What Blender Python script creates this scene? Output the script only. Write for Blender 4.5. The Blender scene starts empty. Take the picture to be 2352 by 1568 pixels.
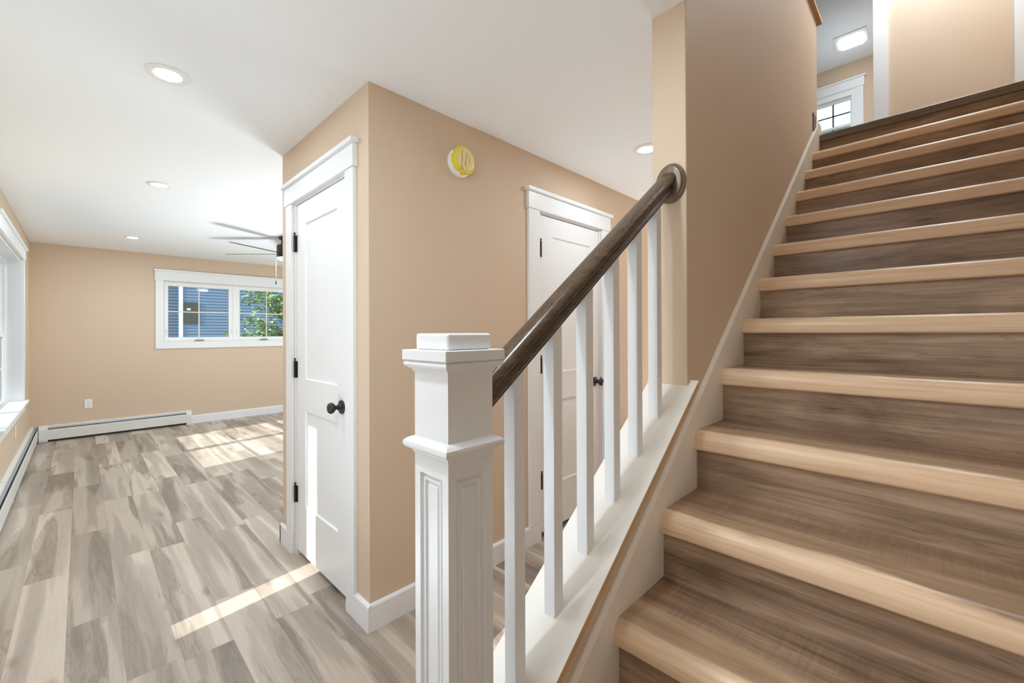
import bpy, bmesh, math, random
from mathutils import Vector, Matrix
random.seed(7)
S = bpy.context.scene
COL = S.collection

# ------------------------------------------------------------------ camera
cam_d = bpy.data.cameras.new('camera')
cam = bpy.data.objects.new('camera', cam_d)
COL.objects.link(cam)
r_ = Vector((0.71165092, 0.70252213, -0.00395323))
u_ = Vector((0.00485519, 0.00070885, 0.99998796))
f_ = Vector((-0.70251648, 0.71166154, 0.00290642))
M = Matrix((r_, u_, -f_)).transposed().to_4x4()
M.translation = Vector((0, 0, 1.30))
cam.matrix_world = M
cam_d.sensor_fit = 'HORIZONTAL'
cam_d.sensor_width = 36.0
cam_d.lens = 36.0 * 976.368 / 2352.0
cam_d.shift_y = -23.4 / 2352.0
cam_d.clip_start = 0.02
cam_d.clip_end = 200
S.camera = cam

# ------------------------------------------------------------------ view, world, sun, lamps
S.view_settings.view_transform = 'Standard'
S.view_settings.look = 'None'
S.view_settings.exposure = 0.57
S.view_settings.gamma = 1.0
S.view_settings.use_curve_mapping = False
S.cycles.max_bounces = 14
S.cycles.diffuse_bounces = 8
S.cycles.transparent_max_bounces = 16
S.cycles.sample_clamp_indirect = 6.0
S.cycles.use_denoising = True
S.cycles.caustics_reflective = False
S.cycles.caustics_refractive = False

W = bpy.data.worlds.new('World')
S.world = W
W.use_nodes = True
nt = W.node_tree
nt.nodes.clear()
wo = nt.nodes.new('ShaderNodeOutputWorld')
bg = nt.nodes.new('ShaderNodeBackground')
tc = nt.nodes.new('ShaderNodeTexCoord')
sp = nt.nodes.new('ShaderNodeSeparateXYZ')
cr = nt.nodes.new('ShaderNodeValToRGB')
cr.color_ramp.elements[0].position = 0.0
cr.color_ramp.elements[0].color = (0.93, 0.97, 1.0, 1)
cr.color_ramp.elements[1].position = 0.7
cr.color_ramp.elements[1].color = (0.50, 0.72, 1.0, 1)
nt.links.new(tc.outputs['Generated'], sp.inputs[0])
nt.links.new(sp.outputs['Z'], cr.inputs[0])
nt.links.new(cr.outputs[0], bg.inputs['Color'])
bg.inputs['Strength'].default_value = 1.95
nt.links.new(bg.outputs[0], wo.inputs[0])

sun_d = bpy.data.lights.new('sun', 'SUN')
sun_d.energy = 7.0
sun_d.angle = 0.006
sun_d.color = (1.0, 0.96, 0.90)
sun = bpy.data.objects.new('sun', sun_d)
COL.objects.link(sun)
sun.rotation_euler = Vector((-0.146, 1.0, -0.51)).to_track_quat('-Z', 'Y').to_euler()
sun.location = (0, -8, 8)


def lamp(name, loc, power, size=0.12, color=(0.80, 0.91, 1.0), kind='AREA', rot=(0, 0, 0)):
    d = bpy.data.lights.new(name, kind)
    d.energy = power
    d.color = color
    if kind == 'AREA':
        d.shape = 'DISK'
        d.size = size
    else:
        d.shadow_soft_size = size
    o = bpy.data.objects.new(name, d)
    COL.objects.link(o)
    o.location = loc
    o.rotation_euler = rot
    return o


LAMP_W = 8.0
# lit cans in view (fixtures further down), added unseen fill lamps, the hall lamp upstairs
CANS = [(-2.313, 0.26), (-4.075, 0.41), (-6.51, 0.413), (-1.222, 2.403)]
for i, (x, y) in enumerate(CANS + [(-0.95, -0.12), (-6.5, 3.4), (-4.1, 3.4)]):  # the last three are unseen cans added for fill
    lamp('can_or_fill_lamp', (x, y, 2.392), LAMP_W * (0.5 if i in (0, 3) else 1.0), 0.11)
UP = (math.pi, 0, 0)
lamp('foyer_fill_up', (0.30, -0.32, 0.25), 2.0, 0.60, rot=UP)  # added fill behind the camera, aimed at the ceiling
lamp('foyer_fill_point', (-0.66, -0.33, 2.02), 5.5, 0.16, kind='POINT')  # unseen point fill added for newel and column fronts
lamp('entry_fill_up', (-1.60, -0.30, 0.30), 6.0, 0.50, rot=UP)  # added upward fill beside the entry
lamp('living_room_fill_up', (-4.3, 2.4, 0.5), 50.0, 1.0, rot=UP)  # added fill hidden behind the closet block, lifts the living room ceiling
lamp('hall_fill_up', (-1.25, 4.75, 0.30), 26.0, 0.70, rot=UP)  # added upward fill out of view in the hall
lamp('can_or_fill_lamp', (-0.68, 0.60, 2.39), 4.5, 0.11)  # unseen lamp added to brighten column and treads
lamp('upstairs_lamp', (0.1, 4.15, 4.8), 66.0, 0.12, kind='POINT')
lamp('bath_lamp', (-0.73, 6.9, 4.30), 9.0, 0.15, kind='POINT')
# portals in the window openings guide the sky's own light (they give off none themselves)
def portal(loc, rot, sx, sy):
    d = bpy.data.lights.new('portal', 'AREA')
    d.shape = 'RECTANGLE'
    d.size, d.size_y = sx, sy
    d.cycles.is_portal = True
    o = bpy.data.objects.new('portal', d)
    COL.objects.link(o)
    o.location, o.rotation_euler = loc, rot
portal((-5.69, -0.66, 1.34), (math.radians(90), 0, 0), 1.84, 1.40)
portal((0.75, -0.62, 1.285), (math.radians(90), 0, 0), 1.30, 1.67)
portal((-5.15, 5.38, 1.09), (math.radians(-90), 0, 0), 3.5, 2.06)
portal((-7.84, 1.66, 1.62), (math.radians(90), 0, math.radians(-90)), 1.66, 0.82)

# ------------------------------------------------------------------ materials
def new_mat(name):
    m = bpy.data.materials.new(name)
    m.use_nodes = True
    n = m.node_tree
    b = n.nodes['Principled BSDF']
    return m, n, b


def N(n, typ, **kw):
    x = n.nodes.new(typ)
    for k, v in kw.items():
        setattr(x, k, v)
    return x


def paint(name, rgb, rough=0.5, bump=0.0, scale=300, spec=0.4, metal=0.0):
    m, n, b = new_mat(name)
    b.inputs['Base Color'].default_value = (*rgb, 1)
    b.inputs['Roughness'].default_value = rough
    b.inputs['Metallic'].default_value = metal
    b.inputs['Specular IOR Level'].default_value = spec
    geo = N(n, 'ShaderNodeNewGeometry')
    nz = N(n, 'ShaderNodeTexNoise')
    nz.inputs['Scale'].default_value = scale
    nz.inputs['Detail'].default_value = 2
    n.links.new(geo.outputs['Position'], nz.inputs['Vector'])
    mx = N(n, 'ShaderNodeMix', data_type='RGBA')
    mx.inputs['A'].default_value = (*[c * 0.985 for c in rgb], 1)
    mx.inputs['B'].default_value = (*[min(1, c * 1.015) for c in rgb], 1)
    n.links.new(nz.outputs[0], mx.inputs['Factor'])
    n.links.new(mx.outputs['Result'], b.inputs['Base Color'])
    if bump:
        bp = N(n, 'ShaderNodeBump')
        bp.inputs['Strength'].default_value = bump
        bp.inputs['Distance'].default_value = 0.002
        n.links.new(nz.outputs[0], bp.inputs['Height'])
        n.links.new(bp.outputs[0], b.inputs['Normal'])
    return m


def math_node(n, op, a=None, b=None):
    x = N(n, 'ShaderNodeMath', operation=op)
    for i, v in enumerate((a, b)):
        if v is None:
            continue
        if isinstance(v, (int, float)):
            x.inputs[i].default_value = v
        else:
            n.links.new(v, x.inputs[i])
    return x.outputs[0]


def ramp(n, fac, stops):
    c = N(n, 'ShaderNodeValToRGB')
    e = c.color_ramp.elements
    while len(e) < len(stops):
        e.new(0.5)
    for el, (p, col) in zip(e, stops):
        el.position = p
        el.color = (*col, 1)
    n.links.new(fac, c.inputs[0])
    return c.outputs[0]


def mixc(n, fac, a, b, blend='MIX'):
    x = N(n, 'ShaderNodeMix', data_type='RGBA', blend_type=blend)
    if isinstance(fac, (int, float)):
        x.inputs['Factor'].default_value = fac
    else:
        n.links.new(fac, x.inputs['Factor'])
    for k, v in (('A', a), ('B', b)):
        if isinstance(v, tuple):
            x.inputs[k].default_value = (*v, 1)
        else:
            n.links.new(v, x.inputs[k])
    return x.outputs['Result']


def noise(n, vec, scale=1.0, detail=3.0, rough=0.5, dist=0.0):
    x = N(n, 'ShaderNodeTexNoise')
    x.inputs['Scale'].default_value = scale
    x.inputs['Detail'].default_value = detail
    x.inputs['Roughness'].default_value = rough
    x.inputs['Distortion'].default_value = dist
    n.links.new(vec, x.inputs['Vector'])
    return x.outputs[0]


def comb(n, x, y, z):
    c = N(n, 'ShaderNodeCombineXYZ')
    for i, v in enumerate((x, y, z)):
        if isinstance(v, (int, float)):
            c.inputs[i].default_value = v
        else:
            n.links.new(v, c.inputs[i])
    return c.outputs[0]


def floor_mat():
    m, n, b = new_mat('vinyl_plank_floor')
    geo = N(n, 'ShaderNodeNewGeometry')
    s = N(n, 'ShaderNodeSeparateXYZ')
    n.links.new(geo.outputs['Position'], s.inputs[0])
    X, Y = s.outputs[0], s.outputs[1]
    w, L = 0.167, 1.22
    yy = math_node(n, 'DIVIDE', math_node(n, 'ADD', Y, 10 * w - 0.454), w)
    row = math_node(n, 'FLOOR', yy)
    fy = math_node(n, 'FRACT', yy)
    wn = N(n, 'ShaderNodeTexWhiteNoise', noise_dimensions='1D')
    n.links.new(row, wn.inputs['W'])
    xx = math_node(n, 'ADD', math_node(n, 'DIVIDE', X, L), math_node(n, 'MULTIPLY', wn.outputs[0], 7.3))
    colm = math_node(n, 'FLOOR', xx)
    fx = math_node(n, 'FRACT', xx)
    wn2 = N(n, 'ShaderNodeTexWhiteNoise', noise_dimensions='2D')
    n.links.new(comb(n, row, colm, 0.0), wn2.inputs['Vector'])
    R = wn2.outputs['Value']
    off = math_node(n, 'MULTIPLY', R, 61.0)
    # wandering bands of pale sapwood and grey-brown heartwood
    v1 = comb(n, math_node(n, 'ADD', math_node(n, 'MULTIPLY', X, 0.50), off), math_node(n, 'ADD', math_node(n, 'MULTIPLY', Y, 7.0), off), off)
    n1 = noise(n, v1, 1.0, 4.0, 0.42, 0.22)
    base = ramp(n, n1, [(0.30, (0.34, 0.295, 0.255)), (0.40, (0.43, 0.38, 0.335)), (0.47, (0.49, 0.435, 0.385)),
                        (0.515, (0.66, 0.595, 0.525)), (0.57, (0.64, 0.575, 0.505)), (0.60, (0.50, 0.445, 0.395)), (0.75, (0.42, 0.37, 0.325))])
    # dark contour veins along the heartwood's border
    v2 = comb(n, math_node(n, 'ADD', math_node(n, 'MULTIPLY', X, 0.75), off), math_node(n, 'ADD', math_node(n, 'MULTIPLY', Y, 7.5), off), math_node(n, 'MULTIPLY', R, 17.0))
    n2 = noise(n, v2, 1.0, 5.0, 0.46, 0.55)
    ring = math_node(n, 'ABSOLUTE', math_node(n, 'SUBTRACT', math_node(n, 'FRACT', math_node(n, 'MULTIPLY', n2, 17.0)), 0.5))
    vein = ramp(n, ring, [(0.0, (1, 1, 1)), (0.10, (0.3, 0.3, 0.3)), (0.24, (0, 0, 0))])
    core = ramp(n, n2, [(0.50, (0.05, 0.05, 0.05)), (0.57, (1, 1, 1)), (0.66, (1, 1, 1)), (0.8, (0.5, 0.5, 0.5))])
    vm = math_node(n, 'MULTIPLY', math_node(n, 'MULTIPLY', vein, core), 0.75)
    col = mixc(n, vm, base, (0.26, 0.215, 0.18))
    core2 = math_node(n, 'MULTIPLY', ramp(n, n2, [(0.56, (0, 0, 0)), (0.59, (1, 1, 1))]), 0.62)
    col = mixc(n, core2, col, (0.22, 0.18, 0.145))
    # fine grain
    v3 = comb(n, math_node(n, 'MULTIPLY', X, 5.0), math_node(n, 'ADD', math_node(n, 'MULTIPLY', Y, 110.0), off), off)
    n3 = noise(n, v3, 1.0, 3.0, 0.6, 0.2)
    col = mixc(n, 0.12, col, ramp(n, n3, [(0.3, (0.30, 0.26, 0.22)), (0.7, (0.82, 0.76, 0.70))]), 'MIX')
    # knots
    vk = comb(n, math_node(n, 'ADD', math_node(n, 'MULTIPLY', X, 2.2), off), math_node(n, 'MULTIPLY', Y, 5.2), off)
    vo = N(n, 'ShaderNodeTexVoronoi')
    vo.inputs['Scale'].default_value = 1.0
    n.links.new(vk, vo.inputs['Vector'])
    kn = ramp(n, vo.outputs['Distance'], [(0.0, (0.8, 0.8, 0.8)), (0.06, (0.6, 0.6, 0.6)), (0.15, (0, 0, 0))])
    col = mixc(n, kn, col, (0.27, 0.22, 0.185))
    # tone of each plank, slightly warmer or greyer
    tone = ramp(n, R, [(0.0, (0.62, 0.58, 0.535)), (0.5, (0.79, 0.75, 0.70)), (1.0, (0.95, 0.91, 0.855))])
    col = mixc(n, 1.0, col, tone, 'MULTIPLY')
    # joints
    ey = math_node(n, 'MINIMUM', fy, math_node(n, 'SUBTRACT', 1.0, fy))
    ex = math_node(n, 'MINIMUM', fx, math_node(n, 'SUBTRACT', 1.0, fx))
    jy = math_node(n, 'LESS_THAN', ey, 0.0085)
    jx = math_node(n, 'LESS_THAN', ex, 0.0012)
    j = math_node(n, 'MULTIPLY', math_node(n, 'MAXIMUM', jy, jx), 0.38)
    col = mixc(n, j, col, (0.22, 0.18, 0.15))
    n.links.new(col, b.inputs['Base Color'])
    b.inputs['Roughness'].default_value = 0.42
    b.inputs['Specular IOR Level'].default_value = 0.35
    bp = N(n, 'ShaderNodeBump')
    bp.inputs['Strength'].default_value = 0.10
    bp.inputs['Distance'].default_value = 0.001
    n.links.new(n3, bp.inputs['Height'])
    n.links.new(bp.outputs[0], b.inputs['Normal'])
    return m


def wood_mat(name, dark, mid, light, axis='X', lscale=1.6, cscale=16.0, rough=0.38, fine=0.30, veins=0.5, saw=0.0, spec=0.35, lo=0.30, hi=0.70, patch=0.0):
    """streaky wood whose grain runs along one world axis; each board takes its own cut through the figure."""
    m, n, b = new_mat(name)
    geo = N(n, 'ShaderNodeNewGeometry')
    oi = N(n, 'ShaderNodeObjectInfo')
    s = N(n, 'ShaderNodeSeparateXYZ')
    n.links.new(geo.outputs['Position'], s.inputs[0])
    a = {'X': 0, 'Y': 1, 'Z': 2}[axis]
    o = [i for i in (0, 1, 2) if i != a]
    A, B, C = s.outputs[a], s.outputs[o[0]], s.outputs[o[1]]
    off = math_node(n, 'MULTIPLY', oi.outputs['Random'], 53.0)
    al = math_node(n, 'ADD', math_node(n, 'MULTIPLY', A, lscale), off)
    v = comb(n, al, math_node(n, 'ADD', math_node(n, 'MULTIPLY', B, cscale), off), math_node(n, 'MULTIPLY', C, cscale))
    n1 = noise(n, v, 1.0, 5.0, 0.55, 1.0)
    col = ramp(n, n1, [(lo, dark), (0.5, mid), (hi, light)])
    vf = comb(n, math_node(n, 'MULTIPLY', al, 3.0), math_node(n, 'MULTIPLY', B, cscale * 11), math_node(n, 'MULTIPLY', C, cscale * 11))
    n3 = noise(n, vf, 1.0, 3.0, 0.62, 0.3)
    fg = ramp(n, n3, [(0.30, tuple(c * 0.62 for c in dark)), (0.70, tuple(min(1, c * 1.15) for c in light))])
    col = mixc(n, fine, col, fg)
    v2 = comb(n, math_node(n, 'MULTIPLY', al, 0.9), math_node(n, 'ADD', math_node(n, 'MULTIPLY', B, cscale * 1.7), off), math_node(n, 'MULTIPLY', C, cscale * 1.7))
    n2 = noise(n, v2, 1.0, 4.0, 0.6, 1.8)
    ring = math_node(n, 'ABSOLUTE', math_node(n, 'SUBTRACT', n2, 0.5))
    vein = math_node(n, 'MULTIPLY', ramp(n, ring, [(0.0, (1, 1, 1)), (0.03, (0, 0, 0))]), veins)
    col = mixc(n, vein, col, tuple(c * 0.5 for c in dark))
    if saw:
        vs = comb(n, math_node(n, 'MULTIPLY', A, 130.0), math_node(n, 'MULTIPLY', B, 4.0), off)
        n4 = noise(n, vs, 1.0, 2.0, 0.6, 0.0)
        col = mixc(n, saw, col, ramp(n, n4, [(0.35, tuple(c * 0.85 for c in dark)), (0.65, tuple(min(1, c * 1.1) for c in light))]))
    if patch:
        vp = comb(n, math_node(n, 'MULTIPLY', al, 2.0), math_node(n, 'ADD', math_node(n, 'MULTIPLY', B, 7.0), off), math_node(n, 'MULTIPLY', C, 7.0))
        n5 = noise(n, vp, 1.0, 4.0, 0.55, 1.2)
        pt = ramp(n, n5, [(0.30, (0.55, 0.50, 0.46)), (0.50, (1.0, 0.97, 0.94)), (0.70, (1.22, 1.20, 1.18))])
        col = mixc(n, patch, col, pt, 'MULTIPLY')
        vc = comb(n, math_node(n, 'MULTIPLY', al, 6.0), math_node(n, 'ADD', math_node(n, 'MULTIPLY', B, 70.0), off), math_node(n, 'MULTIPLY', C, 70.0))
        n6 = noise(n, vc, 1.0, 3.0, 0.5, 0.8)
        col = mixc(n, math_node(n, 'MULTIPLY', ramp(n, n6, [(0.66, (0, 0, 0)), (0.74, (1, 1, 1))]), 0.55), col, tuple(c * 0.45 for c in dark))
    n.links.new(col, b.inputs['Base Color'])
    b.inputs['Roughness'].default_value = rough
    b.inputs['Specular IOR Level'].default_value = spec
    bp = N(n, 'ShaderNodeBump')
    bp.inputs['Strength'].default_value = 0.14
    bp.inputs['Distance'].default_value = 0.001
    n.links.new(n3, bp.inputs['Height'])
    n.links.new(bp.outputs[0], b.inputs['Normal'])
    return m


def glass_mat(name, refl=0.08):
    m, n, b = new_mat(name)
    n.nodes.remove(b)
    out = [x for x in n.nodes if x.type == 'OUTPUT_MATERIAL'][0]
    t = N(n, 'ShaderNodeBsdfTransparent')
    t.inputs[0].default_value = (0.95, 0.97, 0.98, 1)
    g = N(n, 'ShaderNodeBsdfGlossy')
    g.inputs['Roughness'].default_value = 0.02
    fr = N(n, 'ShaderNodeFresnel')
    fr.inputs[0].default_value = 1.5
    mx = N(n, 'ShaderNodeMixShader')
    n.links.new(fr.outputs[0], mx.inputs[0])
    n.links.new(t.outputs[0], mx.inputs[1])
    n.links.new(g.outputs[0], mx.inputs[2])
    n.links.new(mx.outputs[0], out.inputs[0])
    return m


def emit_mat(name, rgb, strength):
    m, n, b = new_mat(name)
    b.inputs['Base Color'].default_value = (0.9, 0.9, 0.9, 1)
    b.inputs['Emission Color'].default_value = (*rgb, 1)
    b.inputs['Emission Strength'].default_value = strength
    return m


TAN = paint('tan_wall_paint', (0.65, 0.515, 0.385), 0.6, 0.05, 500, 0.25)
CEIL = paint('ceiling_paint', (0.87, 0.90, 0.92), 0.75, 0.03, 300, 0.2)
WHITE = paint('white_trim_paint', (0.815, 0.83, 0.845), 0.38, 0.02, 120, 0.4)
WHITE_VINYL = paint('white_vinyl', (0.86, 0.87, 0.87), 0.35, 0.0, 100)
CREAM = paint('warm_white_cap_paint', (0.85, 0.815, 0.76), 0.42, 0.02, 120)
SKIRT = paint('cream_skirt_paint', (0.83, 0.78, 0.70), 0.45, 0.02, 120)
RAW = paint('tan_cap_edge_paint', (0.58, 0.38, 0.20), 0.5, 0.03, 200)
BLACK = paint('matte_black_metal', (0.018, 0.018, 0.018), 0.42, 0.0, 100, 0.5)
GREYMETAL = paint('dull_grey_metal', (0.33, 0.35, 0.36), 0.4, 0.0, 100, 0.5, 0.6)
ENAMEL = paint('cream_enamel', (0.74, 0.735, 0.70), 0.35, 0.0, 100, 0.45)
FIN = paint('heater_fin_metal', (0.34, 0.38, 0.42), 0.45, 0.0, 100, 0.5, 0.3)
DARKGAP = paint('dark_gap', (0.05, 0.045, 0.04), 0.8)
PLASTIC = paint('white_plastic', (0.85, 0.85, 0.84), 0.35)
GREYPLATE = paint('grey_plate', (0.20, 0.17, 0.17), 0.5)
FLOOR = floor_mat()
RISER = wood_mat('brown_oak_riser', (0.165, 0.106, 0.068), (0.36, 0.250, 0.172), (0.54, 0.405, 0.30), 'X', 1.1, 11.0, 0.34, 0.26, 0.25, patch=0.85)
TREAD = wood_mat('brown_oak_tread', (0.17, 0.11, 0.072), (0.36, 0.24, 0.155), (0.50, 0.35, 0.235), 'X', 0.8, 17.0, 0.38, 0.22, 0.45, 0.12, patch=0.5)
LANDING = wood_mat('dark_oak_landing', (0.12, 0.09, 0.065), (0.20, 0.15, 0.11), (0.28, 0.22, 0.16), 'X', 1.4, 14.0)
RAIL = wood_mat('dark_stained_oak', (0.028, 0.014, 0.007), (0.074, 0.041, 0.021), (0.125, 0.077, 0.043), 'Y', 3.0, 40.0, 0.26, 0.40, 0.3, 0, 0.6)
ROSE = wood_mat('stained_oak_rosette', (0.075, 0.045, 0.026), (0.17, 0.11, 0.068), (0.30, 0.215, 0.145), 'Z', 4.0, 60.0, 0.28, 0.5, 0.3, 0, 0.5)
NOSING = wood_mat('wood_nosing_lit_front', (0.26, 0.155, 0.088), (0.40, 0.265, 0.16), (0.52, 0.37, 0.235), 'X', 1.1, 11.0, 0.36, 0.16, 0.3, lo=0.30, hi=0.70)
def lit_front(m):
    # paler colour painted on the rounded front as light, wandering border to the browner wood
    n = m.node_tree
    b = n.nodes['Principled BSDF']
    old = b.inputs['Base Color'].links[0].from_socket
    tc_ = N(n, 'ShaderNodeTexCoord')
    s_ = N(n, 'ShaderNodeSeparateXYZ')
    n.links.new(tc_.outputs['Generated'], s_.inputs[0])
    geo = N(n, 'ShaderNodeNewGeometry')
    g_ = N(n, 'ShaderNodeSeparateXYZ')
    n.links.new(geo.outputs['Position'], g_.inputs[0])
    oi = N(n, 'ShaderNodeObjectInfo')
    off = math_node(n, 'MULTIPLY', oi.outputs['Random'], 40.0)
    w_ = noise(n, comb(n, math_node(n, 'ADD', math_node(n, 'MULTIPLY', g_.outputs[0], 3.2), off), math_node(n, 'MULTIPLY', s_.outputs[1], 1.2), off), 1.0, 4.0, 0.5, 0.4)
    t = math_node(n, 'ADD', s_.outputs[1], math_node(n, 'MULTIPLY', math_node(n, 'SUBTRACT', w_, 0.5), -0.95))
    f = ramp(n, t, [(0.12, (1, 1, 1)), (0.26, (0.62, 0.62, 0.62)), (0.36, (0, 0, 0))])
    fine = noise(n, comb(n, math_node(n, 'ADD', math_node(n, 'MULTIPLY', g_.outputs[0], 4.0), off), math_node(n, 'MULTIPLY', g_.outputs[1], 130.0), math_node(n, 'MULTIPLY', g_.outputs[2], 130.0)), 1.0, 3.0, 0.6, 0.3)
    pale = ramp(n, fine, [(0.28, (0.70, 0.475, 0.295)), (0.55, (0.79, 0.575, 0.385)), (0.78, (0.83, 0.645, 0.46))])
    n.links.new(mixc(n, f, old, pale), b.inputs['Base Color'])
lit_front(NOSING)
GLASS = glass_mat('window_glass')
LENS = emit_mat('lit_lens', (1.0, 0.97, 0.92), 6.0)

# ------------------------------------------------------------------ mesh helpers
class MB:
    def __init__(self):
        self.bm = bmesh.new()

    def box(self, x0, x1, y0, y1, z0, z1):
        v = [self.bm.verts.new((x, y, z)) for x in (x0, x1) for y in (y0, y1) for z in (z0, z1)]
        for q in ((0, 1, 3, 2), (4, 6, 7, 5), (0, 4, 5, 1), (2, 3, 7, 6), (0, 2, 6, 4), (1, 5, 7, 3)):
            self.bm.faces.new([v[i] for i in q])
        return self

    def loft(self, rings, cap=True, closed=True):
        R = [[self.bm.verts.new(p) for p in ring] for ring in rings]
        n = len(R[0])
        for a, b in zip(R, R[1:]):
            for i in range(n if closed else n - 1):
                self.bm.faces.new((a[i], a[(i + 1) % n], b[(i + 1) % n], b[i]))
        if cap and closed:
            self.bm.faces.new(R[0][::-1])
            self.bm.faces.new(R[-1])
        return self

    def prism(self, pts, axis, a, b):
        """polygon of 2-D points swept along an axis; points are the other two coordinates in xyz order."""
        def mk(p, t):
            q = list(p)
            q.insert('XYZ'.index(axis), t)
            return tuple(q)
        return self.loft([[mk(p, a) for p in pts], [mk(p, b) for p in pts]])

    def lathe(self, prof, c, axis='Z', n=40, sx=1.0, sz=1.0):
        """prof: (radius, height along axis) pairs."""
        rings = []
        for r, h in prof:
            ring = []
            for i in range(n):
                t = 2 * math.pi * i / n
                a, b = max(r, 1e-4) * math.cos(t) * sx, max(r, 1e-4) * math.sin(t) * sz
                p = {'Z': (a, b, h), 'X': (h, a, b), 'Y': (a, h, b)}[axis]
                ring.append((c[0] + p[0], c[1] + p[1], c[2] + p[2]))
            rings.append(ring)
        return self.loft(rings)

    def sqloft(self, prof, cx, cy):
        """square section: (half width, z) pairs, for posts and mouldings around a post."""
        return self.loft([[(cx - h, cy - h, z), (cx + h, cy - h, z), (cx + h, cy + h, z), (cx - h, cy + h, z)] for h, z in prof])

    def tube(self, pts, r, n=10):
        P = [Vector(p) for p in pts]
        rings = []
        for i, p in enumerate(P):
            d = (P[min(i + 1, len(P) - 1)] - P[max(i - 1, 0)]).normalized()
            a = d.orthogonal().normalized()
            b = d.cross(a)
            rings.append([tuple(p + a * r * math.cos(2 * math.pi * k / n) + b * r * math.sin(2 * math.pi * k / n)) for k in range(n)])
        return self.loft(rings)

    def build(self, name, mat, parent=None, bevel=0.0, seg=2, smooth=None, origin=None):
        bmesh.ops.recalc_face_normals(self.bm, faces=self.bm.faces[:])
        off = Vector(origin) if origin is not None else Vector((0, 0, 0))
        if parent is not None:
            off = Vector(parent['_o'])
        if off.length:
            bmesh.ops.translate(self.bm, verts=self.bm.verts[:], vec=-off)
        me = bpy.data.meshes.new(name)
        self.bm.to_mesh(me)
        self.bm.free()
        me.materials.append(mat)
        o = bpy.data.objects.new(name, me)
        COL.objects.link(o)
        o['_o'] = tuple(off)
        if parent is not None:
            o.parent = parent
        else:
            o.location = off
        if smooth is not None:
            for p in me.polygons:
                p.use_smooth = True
            me.set_sharp_from_angle(angle=math.radians(smooth))
        if bevel:
            md = o.modifiers.new('bevel', 'BEVEL')
            md.width = bevel
            md.segments = seg
            md.limit_method = 'ANGLE'
            md.angle_limit = math.radians(40)
        return o


def empty(name, loc):
    o = bpy.data.objects.new(name, None)
    COL.objects.link(o)
    o.location = loc
    o['_o'] = tuple(loc)
    o.empty_display_size = 0.05
    return o


def thing(name, loc, label, cat, group=None):
    return tag(empty(name, loc), label, cat, group)


def tag(o, label, cat, group=None, kind=None):
    o['label'] = label
    o['category'] = cat
    if group:
        o['group'] = group
    if kind:
        o['kind'] = kind
    return o


def struct(o, label=None, cat=None):
    o['kind'] = 'structure'
    if label:
        o['label'] = label
    if cat:
        o['category'] = cat
    return o


def wall_with_holes(mb, axis, t0, t1, a0, a1, z0, z1, holes):
    """a wall slab lying along 'X' or 'Y' between a0..a1, thick t0..t1, with rectangular holes (h0, h1, hz0, hz1)."""
    def bx(p, q, c, d):
        if q - p < 1e-5 or d - c < 1e-5:
            return
        if axis == 'X':
            mb.box(p, q, t0, t1, c, d)
        else:
            mb.box(t0, t1, p, q, c, d)
    cur = a0
    for h0, h1, hz0, hz1 in sorted(holes):
        bx(cur, h0, z0, z1)
        bx(h0, h1, z0, hz0)
        bx(h0, h1, hz1, z1)
        cur = h1
    bx(cur, a1, z0, z1)
    return mb


# ------------------------------------------------------------------ numbers measured from the photograph
H = 2.407            # ceiling
YF = -0.429          # inside of the front wall
XL = -7.65           # inside of the far left wall
XC, YC = -1.755, 0.886      # corner of the closet block
XCL = -2.889         # far end of the closet's door wall
RISE, RUN = 0.1936, 0.2539
Y1 = 0.955 - 2 * RUN         # riser of the first step
XS = -0.567          # face of the skirt board
XR = 0.45            # right stair wall
XW0, XW1 = -0.700, -0.580    # stair wall
YW = 1.418           # its end face
Z2 = 14 * RISE       # upper floor
YL = Y1 + 13 * RUN   # edge of the landing
H2 = Z2 + 2.41       # upper ceiling
YB = 5.2             # back of the ground floor
YT = 4.75            # wall across the landing
YBB = 7.68           # bathroom window wall
OUT = 0.17

# ------------------------------------------------------------------ structure
mb = MB()
mb.box(XL - OUT, 1.6, YF - OUT, YB + 0.15, -0.12, 0.0)
struct(mb.build('floor', FLOOR), 'grey-brown wood plank floor', 'floor')

mb = MB()   # ceiling slab of the ground floor with the stair opening left free
mb.box(XL - OUT, XW1 - 0.03, YF - OUT, YB + 0.15, H, H + 0.06)
mb.box(XW1 - 0.03, 1.6, YF - OUT, YW - 0.002, H, H + 0.06)
mb.box(XR + 0.03, 1.6, YW - 0.002, YB + 0.15, H, H + 0.06)
struct(mb.build('ceiling', CEIL), 'flat white ceiling of the ground floor', 'ceiling')

# front wall: double window on the left, front door with two sidelights behind the camera
LW = (-6.61, -4.765, 0.60, 2.045)
PW = (0.10, 1.40, 0.45, 2.12)  # unseen window, added to bring front daylight onto the stairs
PD = (-6.9, -3.4, 0.06, 2.12)  # unseen glazed doors, added to fill the living room with daylight
SL1, SL2 = (-2.318, -2.165, 0.353, 2.0), (-1.092, -0.94, 0.353, 2.0)
mb = MB()
wall_with_holes(mb, 'X', YF - OUT, YF, XL - OUT, 1.6, 0, H, [LW, SL1, SL2, PW])
struct(mb.build('wall_front', TAN), 'tan painted front wall with the tall window', 'wall')

FW = (0.806, 2.50, 1.188, 2.048)     # far casement opening (Y0, Y1, z0, z1)
mb = MB()
wall_with_holes(mb, 'Y', XL - OUT, XL, YF, YB + 0.15, 0, H, [FW])
struct(mb.build('wall_left', TAN), 'tan far wall with the wide casement window', 'wall')

mb = MB()
wall_with_holes(mb, 'X', YB, YB + 0.15, XL, 1.6, 0, H, [PD])
struct(mb.build('wall_back', TAN))
mb = MB()
mb.box(1.6, 1.75, YF - OUT, YB + 0.15, 0, H)
struct(mb.build('wall_right', TAN))

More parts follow.
